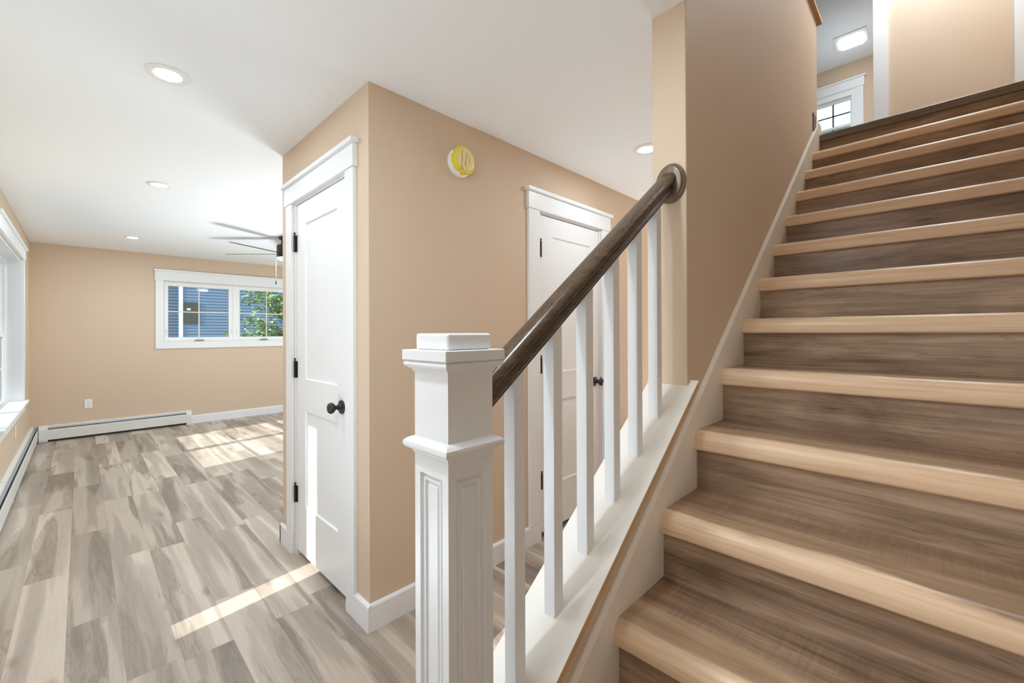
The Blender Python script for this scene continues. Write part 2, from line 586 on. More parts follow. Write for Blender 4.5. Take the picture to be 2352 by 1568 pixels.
D1 = (-2.672, -1.972)     # slab opening of the closet door along X
D2 = (2.022, 2.713)       # slab opening of the hall door along Y
mb = MB()
wall_with_holes(mb, 'X', YC, YC + 0.115, XCL, XC, 0, H, [(D1[0], D1[1], 0.0, 2.055)])
mb.box(XCL, XCL + 0.115, YC + 0.115, YB, 0, H)
struct(mb.build('wall_closet', TAN), 'tan closet wall holding the tall white door, beside the hall', 'wall')
mb = MB()
wall_with_holes(mb, 'Y', XC - 0.115, XC, YC + 0.115, YB, 0, H, [(D2[0], D2[1], 0.0, 2.055)])
struct(mb.build('wall_hall', TAN), 'tan hall wall behind the balusters with the second door', 'wall')
mb = MB()
mb.box(XCL + 0.12, XC - 0.12, 1.65, 1.75, 0, H)
struct(mb.build('wall_closet_back', TAN))

# stair wall: from its end face up to the landing, then on up as the half wall of the upper floor
HW = 3.53
mb = MB()
mb.box(XW0, XW1, YW, YL - 0.02, 0, HW)
mb.box(XW0, XW1, YL - 0.02, YB, 0, Z2 - 0.02)
struct(mb.build('wall_stair', TAN, bevel=0.004), 'tan wall rising beside the stairs', 'wall')
mb = MB()
mb.box(XR, XR + 0.12, 0.40, YL, 0, H2)
mb.box(XR, XR + 0.12, YL, YB, 0, Z2 - 0.02)
struct(mb.build('wall_stair_right', TAN), 'tan wall on the right side of the stairs', 'wall')
mb = MB()
mb.box(XW0 - 0.02, XW1 + 0.026, YW + 0.12, YL + 0.035, HW, HW + 0.022)
struct(mb.build('trim_half_wall_cap', RAW, bevel=0.002), 'tan cap board along the top of the upstairs half wall', 'trim')

# knee wall under the balusters
SK = lambda y: -0.0675 + 0.772 * y          # top of the skirt board
CAP = lambda y: 0.079 + 0.735 * y           # top of the knee wall's cap
mb = MB()
ya, yb = 0.520, YW - 0.001
mb.prism([(ya, 0.0), (yb, 0.0), (yb, CAP(yb) - 0.021), (ya, CAP(ya) - 0.021)], 'X', XW0, XW1)
struct(mb.build('wall_knee', TAN), 'low sloping tan wall under the balusters', 'wall')

# upper floor shell
mb = MB()
mb.box(-3.6, XW0, YW - 0.12, YBB, Z2 - 0.18, Z2)
mb.box(XW0, 1.6, YL + 0.03, YBB, Z2 - 0.18, Z2 - 0.001)
struct(mb.build('floor_upper', LANDING), 'dark plank floor of the upper landing', 'floor')
mb = MB()
mb.box(-3.75, 1.75, YW - 0.25, YBB + 0.2, H2, H2 + 0.1)
struct(mb.build('ceiling_upper', CEIL), 'flat white ceiling of the upper floor', 'ceiling')
mb = MB()
wall_with_holes(mb, 'X', YT, YT + 0.12, -3.6, 1.6, Z2, H2, [(-1.117, -0.325, Z2, Z2 + 2.05), (0.52, 1.28, Z2, Z2 + 2.05)])
struct(mb.build('wall_upper_hall', TAN), 'tan wall across the upper landing', 'wall')
BW = (-1.262, -0.758, 3.60, 4.738)
mb = MB()
wall_with_holes(mb, 'X', YBB, YBB + 0.15, -3.6, 1.6, Z2, H2, [BW])
struct(mb.build('wall_upper_back', TAN), 'tan wall upstairs around the small window', 'wall')
mb = MB()
mb.box(-3.75, -3.6, YW - 0.12, YBB + 0.15, Z2, H2)
struct(mb.build('wall_upper_left', TAN))
mb = MB()
mb.box(1.6, 1.75, YL - 0.1, YBB + 0.15, Z2 - 0.18, H2)
mb.box(XR + 0.12, 1.6, YL - 0.1, YL, Z2, H2)
struct(mb.build('wall_upper_right', TAN))
mb = MB()
mb.box(-3.6, XR + 0.12, YW - 0.12, YW, H + 0.06, H2)
struct(mb.build('wall_upper_front', TAN))
mb = MB()
mb.box(-0.18, -0.06, YT + 0.12, YBB, Z2, H2)
struct(mb.build('wall_upper_bath', TAN))

# ------------------------------------------------------------------ baseboards
BH, BT = 0.116, 0.016


def base_prof(t0, sign):
    return [(t0, 0.0), (t0 + sign * BT, 0.0), (t0 + sign * BT, BH - 0.010), (t0 + sign * (BT - 0.004), BH - 0.003), (t0 + sign * (BT - 0.009), BH), (t0, BH)]


mb = MB()
mb.prism(base_prof(YC, -1), 'X', -1.962, XC + BT)
mb.prism(base_prof(YC, -1), 'X', XCL - BT, -2.690)
struct(mb.build('baseboard_closet', WHITE), 'white baseboard around the closet corner', 'baseboard')
mb = MB()
mb.prism([(p[0], p[1]) for p in base_prof(XC, 1)], 'Y', YC - BT * 0.0, D2[0] - 0.008)
mb.prism([(p[0], p[1]) for p in base_prof(XC, 1)], 'Y', D2[1] + 0.008, YB)
struct(mb.build('baseboard_hall', WHITE), 'white baseboard along the hall wall', 'baseboard')
mb = MB()
mb.prism(base_prof(XL, 1), 'Y', 1.118, YB)
struct(mb.build('baseboard_left', WHITE), 'white baseboard on the far wall right of the heater', 'baseboard')
mb = MB()
mb.prism(base_prof(XCL, -1), 'Y', YC - BT, YB)
struct(mb.build('baseboard_closet_side', WHITE))
mb = MB()
mb.prism([(p[0], p[1]) for p in base_prof(XW0, -1)], 'Y', 0.56, YB)
struct(mb.build('baseboard_stair', WHITE))

# ------------------------------------------------------------------ doors
def paneled_slab(mb, width, z0, z1, panels, depth=0.009, thick=0.035, chamfer=0.006):
    """door slab in local (u, d, z): front face at d = 0, looking along -d; panels are (u0, u1, z0, z1) recesses."""
    us = sorted({0, width} | {p[0] for p in panels} | {p[1] for p in panels})
    zs = sorted({z0, z1} | {p[2] for p in panels} | {p[3] for p in panels})
    faces = []
    for i in range(len(us) - 1):
        for j in range(len(zs) - 1):
            cu, cz = (us[i] + us[i + 1]) / 2, (zs[j] + zs[j + 1]) / 2
            if any(p[0] < cu < p[1] and p[2] < cz < p[3] for p in panels):
                continue
            faces.append([(us[i], 0, zs[j]), (us[i + 1], 0, zs[j]), (us[i + 1], 0, zs[j + 1]), (us[i], 0, zs[j + 1])])
    for u0, u1, a, b in panels:
        o = [(u0, 0, a), (u1, 0, a), (u1, 0, b), (u0, 0, b)]
        c = chamfer
        q = [(u0 + c, depth, a + c), (u1 - c, depth, a + c), (u1 - c, depth, b - c), (u0 + c, depth, b - c)]
        for k in range(4):
            faces.append([o[k], o[(k + 1) % 4], q[(k + 1) % 4], q[k]])
        faces.append(q)
    w = width
    faces += [[(0, 0, z0), (0, thick, z0), (w, thick, z0), (w, 0, z0)], [(0, 0, z1), (w, 0, z1), (w, thick, z1), (0, thick, z1)],
              [(0, 0, z0), (0, 0, z1), (0, thick, z1), (0, thick, z0)], [(w, 0, z0), (w, thick, z0), (w, thick, z1), (w, 0, z1)],
              [(0, thick, z0), (0, thick, z1), (w, thick, z1), (w, thick, z0)]]
    return faces


def add_faces(mb, faces, fn):
    for f in faces:
        mb.bm.faces.new([mb.bm.verts.new(fn(*p)) for p in f])
    bmesh.ops.remove_doubles(mb.bm, verts=mb.bm.verts[:], dist=1e-5)


def boxT(mb, T, u0, u1, d0, d1, z0, z1):
    a, b = T(u0, d0, z0), T(u1, d1, z1)
    mb.box(min(a[0], b[0]), max(a[0], b[0]), min(a[1], b[1]), max(a[1], b[1]), z0, z1)


def casing_set(root, T, cl0, cl1, cr0, cr1, zbot, hz0, hz1, hz2, ext=0.012, ft=0.018, sides=True):
    """flat casing legs, a thicker head board and a crown strip; T maps (u, d, z) with d < 0 out of the wall."""
    if sides:
        for a, b in ((cl0, cl1), (cr0, cr1)):
            mb = MB()
            boxT(mb, T, a, b, -ft, 0, zbot, hz0)
            mb.build('casing', WHITE, root, bevel=0.0015)
    mb = MB()
    boxT(mb, T, cl0 - ext, cr1 + ext, -ft - 0.006, 0, hz0, hz1)
    mb.build('head_casing', WHITE, root, bevel=0.0015)
    mb = MB()
    boxT(mb, T, cl0 - ext - 0.016, cr1 + ext + 0.016, -ft - 0.022, 0, hz1, hz2)
    mb.build('crown_strip', WHITE, root, bevel=0.003)


def make_door(name, T, w, label, knob_at_end, key, casing):
    """T(u, d, z): u = 0 at the hinge side."""
    root = empty(name, T(w / 2, 0.0, 0.0))
    struct(root, label, 'door')
    j = MB()       # jambs and head jamb
    boxT(j, T, -0.0195, -0.004, -0.002, 0.115, 0, 2.050)
    boxT(j, T, w + 0.004, w + 0.0195, -0.002, 0.115, 0, 2.050)
    boxT(j, T, -0.0195, w + 0.0195, -0.002, 0.115, 2.050, 2.066)
    j.build('jamb', WHITE, root)
    s = MB()
    pu0, pu1 = 0.125, w - 0.105
    fc = paneled_slab(s, w, 0.036, 2.044, [(pu0, pu1, 0.316, 0.858), (pu0, pu1, 1.040, 1.922)])
    add_faces(s, fc, lambda u, d, z: T(u, d + 0.004, z))
    s.build('slab', WHITE, root)
    for z in (0.364, 1.092, 1.828):
        h = MB()
        boxT(h, T, -0.0195, -0.002, -0.0035, 0.003, z - 0.050, z + 0.045)
        boxT(h, T, -0.002, 0.012, -0.0005, 0.003, z - 0.050, z + 0.045)
        p = T(-0.006, -0.007, z)
        h.lathe([(0.0, -0.052), (0.0065, -0.050), (0.0065, 0.048), (0.0, 0.050)], p, 'Z', 12)
        h.lathe([(0.0, 0.048), (0.0035, 0.050), (0.0035, 0.056), (0.007, 0.058), (0.007, 0.062), (0.0, 0.064)], p, 'Z', 12)
        h.build('hinge', BLACK, root, smooth=35)
    return root, casing


def knob(root, T, u, z, key=False):
    c = T(u, 0.004, z)
    e = T(u, -1.0, z)
    ax = 'X' if abs(e[0] - c[0]) > 0.5 else 'Y'
    sg = -1 if (e[0] + e[1]) < (c[0] + c[1]) else 1
    k = MB()
    k.lathe([(0.0, 0.0), (0.034, 0.0), (0.0345, sg * 0.004), (0.031, sg * 0.008), (0.016, sg * 0.010), (0.0135, sg * 0.014),
             (0.0135, sg * 0.022), (0.0105, sg * 0.024), (0.0105, sg * 0.034), (0.018, sg * 0.038), (0.0245, sg * 0.045),
             (0.0270, sg * 0.052), (0.0262, sg * 0.059), (0.0215, sg * 0.065), (0.012, sg * 0.068), (0.0, sg * 0.069)], c, ax, 32)
    if key:
        p = (c[0] + (sg * 0.052 if ax == 'X' else 0), c[1] + (sg * 0.052 if ax == 'Y' else 0), c[2])
        k.lathe([(0.0, 0.024), (0.0055, 0.025), (0.0045, 0.030), (0.0058, 0.035), (0.0, 0.037)], p, 'Z', 12)
    k.build('knob', BLACK, root, smooth=40)


# closet door on the wall Y = YC, hinges at its left end
T1 = lambda u, d, z: (-2.652 + u, YC + d, z)
W1 = 0.662
door1, _ = make_door('door_1', T1, W1, 'narrow white two panel closet door facing the room', True, False, None)
casing_set(door1, T1, -2.776 + 2.652, -2.682 + 2.652, -1.960 + 2.652, -1.872 + 2.652, BH, 2.062, 2.166, 2.188, 0.010)
knob(door1, T1, W1 - 0.052, 0.942)
# hall door on the wall X = XC, hinges at its near end
T2 = lambda u, d, z: (XC - d, 2.038 + u, z)
W2 = 0.660
door2, _ = make_door('door_2', T2, W2, 'white two panel door in the hall seen through the balusters', True, True, None)
casing_set(door2, T2, 1.912 - 2.038, 2.012 - 2.038, 2.722 - 2.038, 2.818 - 2.038, BH, 2.062, 2.166, 2.188, 0.008)
knob(door2, T2, 2.644 - 2.038, 0.940, True)
# front door behind the camera, between the sidelights
T3 = lambda u, d, z: (-1.63 - 0.455 + u, YF - d, z)
door3 = empty('door_3', (-1.63, YF, 0))
struct(door3)
mb = MB()
mb.box(-2.085, -1.175, YF, YF + 0.02, 0.01, 2.04)
mb.build('slab', WHITE, door3)
for a, b in ((SL1[0], SL1[1]), (SL2[0], SL2[1])):
    mb = MB()
    mb.box(a - 0.05, a, YF, YF + 0.018, 0.25, 2.06)
    mb.box(b, b + 0.05, YF, YF + 0.018, 0.25, 2.06)
    mb.box(a, b, YF, YF + 0.018, 2.0, 2.06)
    mb.box(a, b, YF, YF + 0.018, 0.25, 0.353)
    mb.build('sidelight_frame', WHITE, door3)
    mb = MB()
    mb.box(a, b, YF - 0.125, YF - 0.12, 0.353, 2.0)
    mb.build('sidelight_pane', GLASS, door3)
# porch roof that shades the upper part of the sidelights
mb = MB()
mb.box(-3.2, 1.9, -1.78, YF - OUT - 0.001, 2.14, 2.26)
mb.box(0.15, 1.9, -4.4, -1.78, 2.14, 2.26)  # deeper part added to keep the sun out of the added window
struct(mb.build('trim_porch_roof_and_sun_block', WHITE))
mb = MB()
mb.box(-9.0, 4.0, -9.0, YF - OUT - 0.002, -0.598, -0.16)
struct(mb.build('ground_front_bounce', paint('pale_bounce_ground', (0.62, 0.61, 0.58), 0.8, 0.1, 40)))  # front ground made pale to bounce sunlight indoors

# upper landing openings
TU = lambda u, d, z: (u, YT + d, z)
door4 = empty('door_4', (-0.72, YT, Z2))
struct(door4, 'white cased opening at the top of the stairs', 'door')
for a, b in ((-1.19, -1.095), (-0.343, -0.2455)):
    mb = MB()
    mb.box(a, b, YT - 0.018, YT, Z2, Z2 + 2.06)
    mb.build('casing', WHITE, door4, bevel=0.0015)
mb = MB()
mb.box(-1.21, -0.225, YT - 0.024, YT, Z2 + 2.06, Z2 + 2.17)
mb.build('head_casing', WHITE, door4, bevel=0.0015)
mb = MB()
mb.box(-0.341, -0.325, YT + 0.0005, YT + 0.12, Z2, Z2 + 2.05)
mb.box(-1.117, -1.101, YT + 0.0005, YT + 0.12, Z2, Z2 + 2.05)
mb.build('jamb', WHITE, door4)
door5 = empty('door_5', (0.9, YT, Z2))
struct(door5, 'white door casing at the right end of the upper landing', 'door')
mb = MB()
mb.box(0.436, 0.530, YT - 0.018, YT, Z2, Z2 + 2.06)
mb.box(1.27, 1.36, YT - 0.018, YT, Z2, Z2 + 2.06)
mb.build('casing', WHITE, door5, bevel=0.0015)
mb = MB()
mb.box(0.42, 1.38, YT - 0.024, YT, Z2 + 2.06, Z2 + 2.17)
mb.build('head_casing', WHITE, door5, bevel=0.0015)
mb = MB()
mb.box(0.522, 1.278, YT + 0.03, YT + 0.07, Z2 + 0.01, Z2 + 2.045)
mb.build('slab', WHITE, door5)

# ------------------------------------------------------------------ windows
win1 = empty('window_1', (-5.69, YF, 0.6))
struct(win1, 'tall white double window in the left front wall', 'window')
TW = lambda u, d, z: (u, YF - d, z)
for a, b in ((-6.70, -6.607), (-4.768, -4.675)):
    mb = MB()
    mb.box(a, b, YF, YF + 0.018, 0.622, 2.062)
    mb.build('casing', WHITE, win1, bevel=0.0015)
mb = MB()
mb.box(-6.712, -4.663, YF, YF + 0.024, 2.062, 2.166)
mb.build('head_casing', WHITE, win1, bevel=0.0015)
mb = MB()
mb.box(-6.728, -4.647, YF, YF + 0.04, 2.166, 2.190)
mb.build('crown_strip', WHITE, win1, bevel=0.003)
mb = MB()
mb.box(-6.715, -4.66, YF - 0.11, YF + 0.048, 0.598, 0.622)
mb.build('stool', WHITE, win1, bevel=0.003)
mb = MB()
mb.box(-6.70, -4.675, YF, YF + 0.018, 0.515, 0.598)
mb.build('apron', WHITE, win1, bevel=0.0015)
mb = MB()
mb.box(-6.614, -6.600, YF - OUT, YF, 0.60, 2.045)
mb.box(-4.778, -4.764, YF - OUT, YF, 0.60, 2.045)
mb.box(-6.600, -4.778, YF - OUT, YF, 2.033, 2.047)
mb.build('jamb', WHITE, win1)
for a, b in ((-6.600, -5.70), (-5.682, -4.778)):
    fr = MB()
    y0, y1 = YF - 0.165, YF - 0.105
    fr.box(a, a + 0.018, y0, y1, 0.600, 2.035)
    fr.box(b - 0.018, b, y0, y1, 0.600, 2.035)
    fr.box(a + 0.018, b - 0.018, y0, y1, 2.010, 2.035)
    fr.build('frame', WHITE_VINYL, win1, bevel=0.001)
    for zb, zt, yo in ((0.606, 1.312, 0.118), (1.280, 2.012, 0.142)):
        sh = MB()
        p, q = YF - yo - 0.022, YF - yo
        c0, c1 = a + 0.018, b - 0.018
        sh.box(c0, c0 + 0.030, p, q, zb, zt)
        sh.box(c1 - 0.030, c1, p, q, zb, zt)
        sh.box(c0 + 0.030, c1 - 0.030, p, q, zb, zb + 0.034)
        sh.box(c0 + 0.030, c1 - 0.030, p, q, zt - 0.034, zt)
        sash = sh.build('sash', WHITE_VINYL, win1, bevel=0.001)
        g = MB()
        g.box(c0 + 0.03, c1 - 0.03, (p + q) / 2 - 0.003, (p + q) / 2 + 0.003, zb + 0.034, zt - 0.034)
        g.build('pane', GLASS, sash)
        g = MB()
        zm = (zb + zt) / 2
        xm = (c0 + c1) / 2
        g.box(c0 + 0.03, c1 - 0.03, (p + q) / 2 - 0.005, (p + q) / 2 + 0.005, zm - 0.008, zm + 0.008)
        g.box(xm - 0.0045, xm + 0.0045, (p + q) / 2 - 0.0052, (p + q) / 2 + 0.0052, zb + 0.034, zt - 0.034)
        g.build('grille', WHITE_VINYL, sash)
mb = MB()
mb.box(-5.722, -5.66, YF - 0.165, YF - 0.10, 0.600, 2.035)
mb.build('mullion', WHITE_VINYL, win1)

win2 = empty('window_2', (XL, 1.65, 1.19))
struct(win2, 'wide white casement window in the far wall showing the blue house', 'window')
TF = lambda u, d, z: (XL - d, u, z)
for a, b in ((0.720, 0.808), (2.498, 2.586)):
    mb = MB()
    mb.box(XL, XL + 0.018, a, b, 1.188, 2.048)
    mb.build('casing', WHITE, win2, bevel=0.0015)
mb = MB()
mb.box(XL, XL + 0.018, 0.720, 2.586, 1.094, 1.188)
mb.build('bottom_casing', WHITE, win2, bevel=0.0015)
mb = MB()
mb.box(XL, XL + 0.024, 0.712, 2.594, 2.048, 2.178)
mb.build('head_casing', WHITE, win2, bevel=0.0015)
mb = MB()
mb.box(XL, XL + 0.040, 0.698, 2.608, 2.178, 2.202)
mb.build('crown_strip', WHITE, win2, bevel=0.003)
fr = MB()
x0, x1 = XL - 0.10, XL - 0.028
for a, b in ((0.806, 0.826), (1.645, 1.683), (2.480, 2.50)):
    fr.box(x0, x1, a, b, 1.188, 2.048)
for a, b in ((0.826, 1.645), (1.683, 2.480)):
    fr.box(x0, x1, a, b, 1.188, 1.215)
    fr.box(x0, x1, a, b, 2.020, 2.048)
fr.build('frame', WHITE_VINYL, win2, bevel=0.001)
for a, b, ym in ((0.826, 1.645, 1.222), (1.683, 2.480, 2.118)):
    sh = MB()
    p, q = XL - 0.085, XL - 0.038
    g0, g1 = a + 0.037, b - 0.055
    if a > 1:
        g0, g1 = a + 0.055, b - 0.037
    sh.box(p, q, a, g0, 1.215, 2.020)
    sh.box(p, q, g1, b, 1.215, 2.020)
    sh.box(p, q, g0, g1, 1.215, 1.252)
    sh.box(p, q, g0, g1, 1.982, 2.020)
    sash = sh.build('sash', WHITE_VINYL, win2, bevel=0.001)
    g = MB()
    g.box(XL - 0.066, XL - 0.060, g0, g1, 1.252, 1.982)
    g.build('pane', GLASS, sash)
    g = MB()
    g.box(XL - 0.069, XL - 0.057, g0, g1, 1.609, 1.625)
    g.box(XL - 0.0692, XL - 0.0568, ym - 0.008, ym + 0.008, 1.252, 1.982)
    g.build('grille', paint('cream_grille', (0.74, 0.68, 0.58), 0.4), sash)
    yc_ = (a + b) / 2 - 0.02
    c = MB()
    c.box(XL - 0.040, XL - 0.012, yc_ - 0.055, yc_ + 0.055, 1.196, 1.210)
    c.tube([(XL - 0.018, yc_ - 0.045, 1.206), (XL - 0.006, yc_ - 0.02, 1.212), (XL - 0.004, yc_ + 0.02, 1.212), (XL - 0.016, yc_ + 0.062, 1.207)], 0.006, 8)
    c.build('crank_handle', GREYMETAL, win2, smooth=40)
    for yy_ in (a + 0.018, b - 0.018):
        c = MB()
        c.box(XL - 0.040, XL - 0.026, yy_ - 0.007, yy_ + 0.007, 1.29, 1.37)
        c.tube([(XL - 0.030, yy_, 1.36), (XL - 0.016, yy_, 1.345), (XL - 0.014, yy_, 1.31)], 0.004, 8)
        c.build('sash_lock', WHITE_VINYL, win2)

win3 = empty('window_3', (-1.01, YBB, 3.7))
struct(win3, 'small white window seen at the top of the stairs', 'window')
for a, b in ((-1.36, -1.262), (-0.758, -0.660)):
    mb = MB()
    mb.box(a, b, YBB - 0.018, YBB, 3.60, 4.738)
    mb.build('casing', WHITE, win3, bevel=0.0015)
mb = MB()
mb.box(-1.372, -0.648, YBB - 0.024, YBB, 4.738, 4.862)
mb.build('head_casing', WHITE, win3, bevel=0.0015)
mb = MB()
mb.box(-1.388, -0.632, YBB - 0.040, YBB, 4.862, 4.886)
mb.build('crown_strip', WHITE, win3, bevel=0.003)
mb = MB()
mb.box(-1.40, -0.62, YBB - 0.05, YBB, 3.575, 3.60)
mb.build('stool', WHITE, win3)
fr = MB()
fr.box(-1.262, -1.228, YBB + 0.0, YBB + 0.10, 3.60, 4.738)
fr.box(-0.794, -0.758, YBB + 0.0, YBB + 0.10, 3.60, 4.738)
fr.box(-1.228, -0.794, YBB + 0.0, YBB + 0.10, 4.655, 4.738)
fr.build('frame', WHITE_VINYL, win3)
for zb, zt, d in ((4.225, 4.652, 0.05), (3.60, 4.275, 0.03)):
    sh = MB()
    sh.box(-1.228, -1.212, YBB + d, YBB + d + 0.02, zb, zt)
    sh.box(-0.812, -0.794, YBB + d, YBB + d + 0.02, zb, zt)
    sh.box(-1.212, -0.812, YBB + d, YBB + d + 0.02, zb, zb + 0.05)
    sh.box(-1.212, -0.812, YBB + d, YBB + d + 0.02, zt - 0.04, zt)
    sash = sh.build('sash', WHITE_VINYL, win3)
    g = MB()
    g.box(-1.212, -0.812, YBB + d + 0.008, YBB + d + 0.012, zb + 0.05, zt - 0.04)
    g.build('pane', GLASS, sash)
    g = MB()
    g.box(-1.022, -1.002, YBB + d + 0.013, YBB + d + 0.019, zb + 0.05, zt - 0.04)
    if zb > 4:
        g.box(-1.212, -0.812, YBB + d + 0.013, YBB + d + 0.019, 4.433, 4.452)
    g.build('grille', paint('dark_grille', (0.10, 0.13, 0.18), 0.5), sash)

# added unseen glazing for daylight: picture window behind the viewer, glazed doors at the back
for nm, hole, ya_, yb_, lab in (('window_added_front', PW, YF - 0.10, YF - 0.06, None), ('window_added_back', PD, YB + 0.06, YB + 0.10, None)):
    w_ = empty(nm, ((hole[0] + hole[1]) / 2, ya_, hole[2]))
    struct(w_)
    mb = MB()
    mid = (hole[0] + hole[1]) / 2
    mb.box(hole[0], hole[0] + 0.05, ya_, yb_, hole[2], hole[3])
    mb.box(hole[1] - 0.05, hole[1], ya_, yb_, hole[2], hole[3])
    mb.box(mid - 0.03, mid + 0.03, ya_, yb_, hole[2], hole[3])
    mb.box(hole[0], hole[1], ya_, yb_, hole[2], hole[2] + 0.05)
    mb.box(hole[0], hole[1], ya_, yb_, hole[3] - 0.05, hole[3])
    mb.build('frame', WHITE_VINYL, w_)
    mb = MB()
    mb.box(hole[0] + 0.02, hole[1] - 0.02, ya_ + 0.017, ya_ + 0.023, hole[2] + 0.02, hole[3] - 0.02)
    mb.build('pane', GLASS, w_)

# ------------------------------------------------------------------ staircase
stair = thing('staircase', (-0.06, Y1, 0.0), 'wooden staircase with pale rounded nosings climbing to the upper floor', 'staircase')
NT = 0.063
ND = 0.115
for i in range(14):
    yr = Y1 + i * RUN
    zt = (i + 1) * RISE
    last = i == 13
    mb = MB()
    mb.box(XS, XR - 0.001, yr, yr + 0.018, i * RISE + (0.0 if i == 0 else -0.02), zt - (0.05 if last else NT) + 0.001)
    mb.build('riser', RISER, stair)
    if last:
        mb = MB()
        mb.prism([(yr - 0.020, zt - 0.050), (yr + 0.12, zt - 0.050), (yr + 0.12, zt), (yr - 0.016, zt), (yr - 0.020, zt - 0.004)], 'X', XS + 0.001, XR - 0.001)
        mb.build('landing_nosing', LANDING, stair)
        continue
    mb = MB()
    mb.box(XS, XR - 0.001, yr + ND - 0.024, yr + RUN + 0.004, zt - 0.022, zt - 0.0015)
    mb.build('tread', TREAD, stair)
    yf = yr - 0.023
    prof = [(yr + 0.02, zt - NT), (yf + 0.010, zt - NT)]
    for k in range(1, 6):
        a = math.radians(-90 - 90 * k / 6 + 0)
        prof.append((yf + 0.010 + 0.010 * math.cos(a), zt - NT + 0.010 + 0.010 * math.sin(a)))
    for k in range(0, 13):
        a = math.radians(180 - 90 * k / 12)
        prof.append((yf + 0.036 + 0.036 * math.cos(a), zt - 0.036 + 0.036 * math.sin(a)))
    prof += [(yf + ND, zt), (yf + ND + 0.0005, zt - 0.002), (yf + ND, zt - 0.02), (yr + 0.02, zt - 0.02)]
    mb = MB()
    mb.prism(prof, 'X', XS, XR - 0.001)
    mb.build('nosing', NOSING, stair, smooth=35)
# skirt board, its top edge chamfered, ending upright at the landing
mb = MB()
ys = 0.545
prof_out = [(ys, 0.0), (YL + 0.06, 0.0), (YL + 0.06, Z2 + 0.098), (YL - 0.055, Z2 + 0.098), (YL - 0.105, SK(YL - 0.105)), (ys, SK(ys))]
ch = 0.012
prof_in = [(ys, 0.0), (YL + 0.06, 0.0), (YL + 0.06, Z2 + 0.098 - ch), (YL - 0.050, Z2 + 0.098 - ch), (YL - 0.10, SK(YL - 0.10) - ch * 1.25), (ys, SK(ys) - ch * 1.25)]
mb.loft([[(XW1 + 0.0005, y, z) for y, z in prof_out], [(XS - 0.008, y, z) for y, z in prof_out], [(XS, y, z) for y, z in prof_in]])
mb.build('skirt_board', SKIRT, stair)
mb = MB()

# ------------------------------------------------------------------ railing
XB = -0.6355
cap = MB()
y0c, y1c = 0.541, YW
cap.loft([[(-0.720, y, CAP(y) - 0.020), (-0.5515, y, CAP(y) - 0.020), (-0.5515, y, CAP(y)), (-0.720, y, CAP(y))] for y in (y0c, y1c - 0.0005)])
cap.loft([[(-0.720, y, CAP(y) - 0.020), (XW0 - 0.001, y, CAP(y) - 0.020), (XW0 - 0.001, y, CAP(y)), (-0.720, y, CAP(y))] for y in (y1c, y1c + 0.023)])
cap.loft([[(XW1 + 0.001, y, CAP(y) - 0.020), (-0.5515, y, CAP(y) - 0.020), (-0.5515, y, CAP(y)), (XW1 + 0.001, y, CAP(y))] for y in (y1c, y1c + 0.023)])
capo = cap.build('trim_knee_wall_cap', CREAM)
struct(capo, 'white sloping cap board under the balusters', 'trim')
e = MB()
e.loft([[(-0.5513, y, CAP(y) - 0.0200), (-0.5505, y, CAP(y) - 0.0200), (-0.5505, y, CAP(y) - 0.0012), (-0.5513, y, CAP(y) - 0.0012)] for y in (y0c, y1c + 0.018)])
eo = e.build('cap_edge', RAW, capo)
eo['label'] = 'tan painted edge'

NX, NY, NW = XB, 0.488, 0.0511
newel = thing('newel_post', (NX, NY, 0.0), 'white square newel post with panelled shaft and moulded cap at the stair foot', 'newel post')
# shaft with recessed panels on all four faces
faces = []
z0p, z1p = 0.20, 1.046
hw = NW
def face_panel(fn):
    out = []
    a, b = -0.034, 0.034
    us, zs = [-hw, a, b, hw], [0.0, z0p, z1p, 1.229]
    for i in range(3):
        for j in range(3):
            if i == 1 and j == 1:
                continue
            out.append([(us[i], 0, zs[j]), (us[i + 1], 0, zs[j]), (us[i + 1], 0, zs[j + 1]), (us[i], 0, zs[j + 1])])
    steps = [(0.0, 0.0), (0.003, 0.006), (0.006, 0.0065), (0.009, 0.003), (0.012, 0.003), (0.0145, 0.007), (0.018, 0.007), (0.021, 0.0045)]
    for (s0, d0), (s1, d1) in zip(steps, steps[1:]):
        o = [(a + s0, d0, z0p + s0), (b - s0, d0, z0p + s0), (b - s0, d0, z1p - s0), (a + s0, d0, z1p - s0)]
        q = [(a + s1, d1, z0p + s1), (b - s1, d1, z0p + s1), (b - s1, d1, z1p - s1), (a + s1, d1, z1p - s1)]
        for k in range(4):
            out.append([o[k], o[(k + 1) % 4], q[(k + 1) % 4], q[k]])
    s1, d1 = steps[-1]
    out.append([(a + s1, d1, z0p + s1), (b - s1, d1, z0p + s1), (b - s1, d1, z1p - s1), (a + s1, d1, z1p - s1)])
    return [[fn(*p) for p in f] for f in out]
sh = MB()
allf = face_panel(lambda u, d, z: (NX + u, NY - hw + d, z)) + face_panel(lambda u, d, z: (NX - u, NY + hw - d, z)) \
    + face_panel(lambda u, d, z: (NX + hw - d, NY + u, z)) + face_panel(lambda u, d, z: (NX - hw + d, NY - u, z))
for f in allf:
    sh.bm.faces.new([sh.bm.verts.new(p) for p in f])
bmesh.ops.remove_doubles(sh.bm, verts=sh.bm.verts[:], dist=1e-5)
sh.build('shaft', WHITE, newel)
mb = MB()
mb.sqloft([(hw - 0.001, 1.076), (hw + 0.001, 1.078), (hw + 0.003, 1.083), (hw + 0.0035, 1.0855), (hw + 0.0075, 1.086), (hw + 0.0085, 1.0885), (hw + 0.0125, 1.089), (hw + 0.0155, 1.093), (hw + 0.0165, 1.097),
           (hw + 0.015, 1.102), (hw + 0.010, 1.106), (hw + 0.004, 1.109), (hw - 0.001, 1.110)], NX, NY)
mb.build('neck_moulding', WHITE, newel, smooth=32)
mb = MB()
